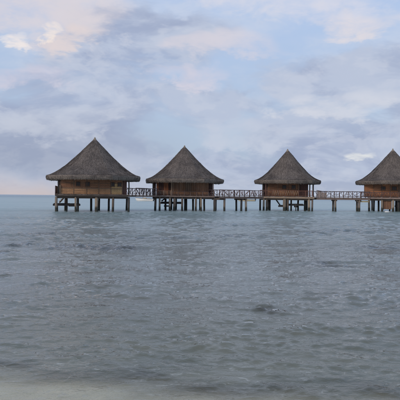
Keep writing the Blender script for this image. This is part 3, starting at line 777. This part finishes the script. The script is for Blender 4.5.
# ---- fourth: cut by the right edge
h = Hut('thatched bungalow with orange-brown walls, rightmost, cut off by the picture edge', 29.9, 84.0)
yf = -2.9; FZ = 2.22
roof(h.t, 5.5, 9.60, 4.10, rot=R(90)+.12, seed=14, sharp=.65)
xa, xb = h.lx(364.2, yf), h.lx(398.3, yf)
platform(h, h.lx(368.2, yf), 5.3, yf-1.0, 3.0, FZ-.08, 'deck_edge', .20)
wall_frame(h.t, xa, xb, yf+.15, FZ-.05, 4.25, [0, .28, .52, .76, 1], 2, 'mat_orange', mats={(1, 1): 'mat_brown', (3, 1): 'mat_brown'}, battens='trim', rowz=[FZ-.05, FZ+.95, 4.25])
wall_frame(h.t, xb+.12, 4.3, yf+.15, FZ-.05, 4.25, [0, .5, 1], 2, 'mat_brown', battens='trim', rowz=[FZ-.05, FZ+.95, 4.25])
for pxl in (383.1, 394.1):
    c_ = h.lx(pxl, yf); window(h.t, c_-.28, c_+.28, yf+.15, FZ+1.08, FZ+1.52)
side_wall(h.t, xa, yf+.3, 2.7, FZ, 4.25, 'mat_orange'); side_wall(h.t, 4.25, yf+.35, 2.7, FZ, 4.25, 'mat_brown')
wall_frame(h.t, xa+.2, 4.4, 2.7, FZ, 4.25, [0, .25, .5, .75, 1], 2, 'mat_brown')
ring_beam(h.t, xa-.08, 4.35, yf+.05, 2.85, 4.27)
railing(h.t, (h.lx(360.5, yf-.9), yf-.9), (5.2, yf-.9), FZ-.08, .72, 1.1, 'zig', 'rail_red', 'rail', 'rail', 31)
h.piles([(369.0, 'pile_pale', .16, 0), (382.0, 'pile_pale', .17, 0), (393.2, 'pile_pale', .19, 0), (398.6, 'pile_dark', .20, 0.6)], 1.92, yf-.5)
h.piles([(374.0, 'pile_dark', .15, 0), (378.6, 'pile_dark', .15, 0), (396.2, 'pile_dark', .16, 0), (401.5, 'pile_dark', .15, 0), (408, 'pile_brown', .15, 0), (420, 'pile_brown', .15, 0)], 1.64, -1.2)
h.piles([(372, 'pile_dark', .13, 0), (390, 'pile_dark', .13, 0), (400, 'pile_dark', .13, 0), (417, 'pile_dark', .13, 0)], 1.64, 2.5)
box('screen_backing', h.t, 'dark_panel', h.lx(382.9, yf-.2), h.lx(391.6, yf-.2), yf-.25, yf-.22, .36, 1.88, 0)
for i in range(6):      # boarded screen between the stilts
    a = h.lx(382.9, yf-.3); b = h.lx(391.6, yf-.3); w_ = (b-a)/6
    box('screen_board', h.t, 'board_brown', a+w_*i+.012, a+w_*(i+1)-.012, yf-.33+random.uniform(-.01, .01), yf-.28, .34+random.uniform(-.04, .04), 1.9)
landing(h.t, h.lx(395.5, -2), h.lx(408, -2), -2.6, -1.3, 1.0)
HUT4 = h
# white float riding at the foot of the screen
fl = bmesh.new(); bmesh.ops.create_uvsphere(fl, u_segments=20, v_segments=12, radius=.22)
for q in fl.verts: q.co.x *= 1.7; q.co.z *= .62
for f in fl.faces: f.smooth = True
ft = thing('mooring_float', 'small white float on the water below the rightmost bungalow', 'float', ((387.2-200)/F*78.6, 78.6, 0.02))
obj('float_body', fl, 'float', ft)
stick('rope_eye', ft, 'rope', (0.36, 0, 0), (0.48, 0, .05), .03)

# =================================================================== walkways between them
def walkway(label, p0, p1, z0, width, piles_, seed, apron=.20, fill='rail', top='rail', post='rail', bay=1.25, edge='deck_edge'):
    a, b = Vector((*p0, 0)), Vector((*p1, 0)); L = (b-a).length
    ang = math.atan2(b.y-a.y, b.x-a.x)
    t_ = thing('timber_walkway', label, 'walkway', (a.x, a.y, 0), ang, 'walkways between the bungalows')
    deck(t_, 0, L, -width/2, width/2, z0, 'x', 'deck', edge, apron=apron, pitch=.22)
    railing(t_, (0.05, -width/2+.06), (L-.05, -width/2+.06), z0, .86, bay, 'x', post, top, fill, seed)
    railing(t_, (0.05, width/2-.06), (L-.05, width/2-.06), z0, .86, bay*1.13, 'x', post, top, fill, seed+1)
    for lx_, ly_, r_, m_ in piles_:
        pile(t_, lx_, ly_*(width/2-.25), z0-.05-apron-.02, r_, m_)
    for lx_ in sorted({round(q[0], 2) for q in piles_}):
        box('cross_beam', t_, 'beam', lx_-.10, lx_+.10, -width/2+.13, width/2-.13, z0-.05-apron-.20, z0-.05-apron+.05)
    return t_
def wp(pxl, D): return ((pxl-200)/F*D, D)
W1 = walkway('short walkway joining the largest bungalow to the board-walled one', wp(129.9, 67.3), wp(155, 74.0), 2.08, 1.7, [], 41, bay=.95, fill='rail', apron=.16)
a_, b_ = wp(214.9, 73.6), wp(259.3, 79.0)
L2 = math.hypot(b_[0]-a_[0], b_[1]-a_[1])
f2 = lambda pxl: (pxl-214.9)/(259.3-214.9)*L2
W2 = walkway('walkway on paired stilts between the board-walled and the smallest bungalow', a_, b_, 2.06, 1.8,
   [(f2(215.9), .2, .13, 'pile_dark'), (f2(221.0), -1, .15, 'pile_brown'), (f2(237.6), -1, .15, 'pile_dark'), (f2(242.1), -1, .16, 'pile_pale'), (f2(238.6), 1, .14, 'pile_dark')], 47, bay=0.9, apron=.26, fill='rail_red')
a_, b_ = wp(314.6, 79.4), wp(368.0, 80.2)
L3 = math.hypot(b_[0]-a_[0], b_[1]-a_[1])
f3 = lambda pxl: (pxl-314.6)/(368.0-314.6)*L3
W3 = walkway('long pale walkway on single stilts between the smallest and the rightmost bungalow', a_, b_, 2.06, 1.8,
   [(f3(333.6), -1, .155, 'pile_pale'), (f3(334.6), 1, .14, 'pile_brown'), (f3(357.6), -1, .18, 'pile_brown'), (f3(358.6), 1, .14, 'pile_brown')], 53, bay=1.25, apron=.30, edge='deck_edge')
stick('knee_brace', W3, 'pile_brown', (f3(357.6), -.72, 1.15), (f3(354.2), -.72, 1.72), .08)
box('side_beam', W3, 'beam_yellow', f3(358.8), f3(367.6), -.60, -.42, 1.40, 1.56)
# boarded ramp cheek where the walk leaves the smallest bungalow
for i in range(7):
    a = f3(315.4)+i*.20
    box('ramp_board', W3, 'deck_edge', a, a+.18, -.94, -.905, 2.0, 2.95-.045*i)
stick('ramp_rail', W3, 'rail', (f3(314.4), -.92, 3.06), (f3(322.2), -.92, 2.86), .05)

# =================================================================== boats moored beyond
def boat(label, pxl, D, L, hull, rz, cabin=True):
    t_ = thing('motor_boat', label, 'boat', ((pxl-200)/F*D, D, 0), rz, 'boats moored beyond the walkways')
    # bow at -x, stern at +x
    bm = bmesh.new(); st = []
    N = 14
    for i in range(N+1):
        f = i/N
        x_ = -L/2 + L*f
        wd = L*.155*min(1, (f*2.1)**.62 + .02) * (1-.10*max(0, f-.6)/.4)
        sheer = 1.25 - .45*min(1, f*1.35)**.7
        keel = -.28 + .55*max(0, 1-f*4.5)**2
        rake = -.55*max(0, 1-f*4)
        sec = []
        for k, (ww, hh) in enumerate(((0, 0), (.55, .14), (.86, .42), (1.0, 1.0), (.90, 1.0), (.84, .52), (0, .45))):
            sec.append(Vector((x_+rake*hh*.8, wd*ww, keel+(sheer-keel)*hh)))
        st.append([bm.verts.new(q) for q in sec] + [bm.verts.new((q.x, -q.y, q.z)) for q in sec[1:-1]])
    order = [0, 1, 2, 3, 4, 5, 6, 11, 10, 9, 8, 7]
    for a, b in zip(st[:-1], st[1:]):
        for k in range(len(order)):
            i0, i1 = order[k], order[(k+1) % len(order)]
            bm.faces.new((a[i0], a[i1], b[i1], b[i0]))
    bm.faces.new([st[0][k] for k in order]); bm.faces.new([st[-1][k] for k in reversed(order)])
    bmesh.ops.recalc_face_normals(bm, faces=bm.faces[:])
    hullpts = {1: [v_[3].co.copy() for v_ in st], -1: [Vector((v_[3].co.x, -v_[3].co.y, v_[3].co.z)) for v_ in st]}
    obj('hull', bm, hull, t_)
    for sy in (-1, 1):        # rubbing strake along the sheer
        rb = holder('rubbing_strake', t_)
        pts = hullpts[sy]
        for q0, q1 in zip(pts[:-1], pts[1:]): stick('strake_length', rb, 'motor', q0, q1, .05, sides=6, wob=0)
    for fx in (.42, .68): box('thwart', t_, 'boat_tan', -L/2+L*fx, -L/2+L*fx+.35, -L*.125, L*.125, .30, .38)
    if cabin:
        box('console', t_, 'boat_tan', -L*.10, L*.10, -.55, .55, .42, 1.32, .06)
        scr = box('windscreen', t_, 'screen', -L*.105-.03, -L*.105+.02, -.56, .56, 1.3, 1.68, .01)
        scr.rotation_euler = (0, 0, 0)
        box('cushion', t_, 'boat_tan', L*.14, L*.33, -.7, .7, .5, 1.0, .06)
    m_ = box('outboard_motor', t_, 'motor', L/2+.02, L/2+.58, -.30, .30, .45, 1.45, .12)
    box('motor_leg', m_, 'motor', L/2+.16, L/2+.38, -.09, .09, -.55, .43, .03)
    box('motor_bracket', m_, 'motor', L/2-.12, L/2+.20, -.16, .16, .10, .45, .02)
    return t_
boat('white open motorboat with dark outboard moored behind the leftmost walkway', 144.7, 205.0, 6.5, 'hull_white', R(-6))
boat('sandy yellow motorboat half hidden under the middle walkway', 246.6, 250.0, 7.6, 'hull_sand', R(4), False)
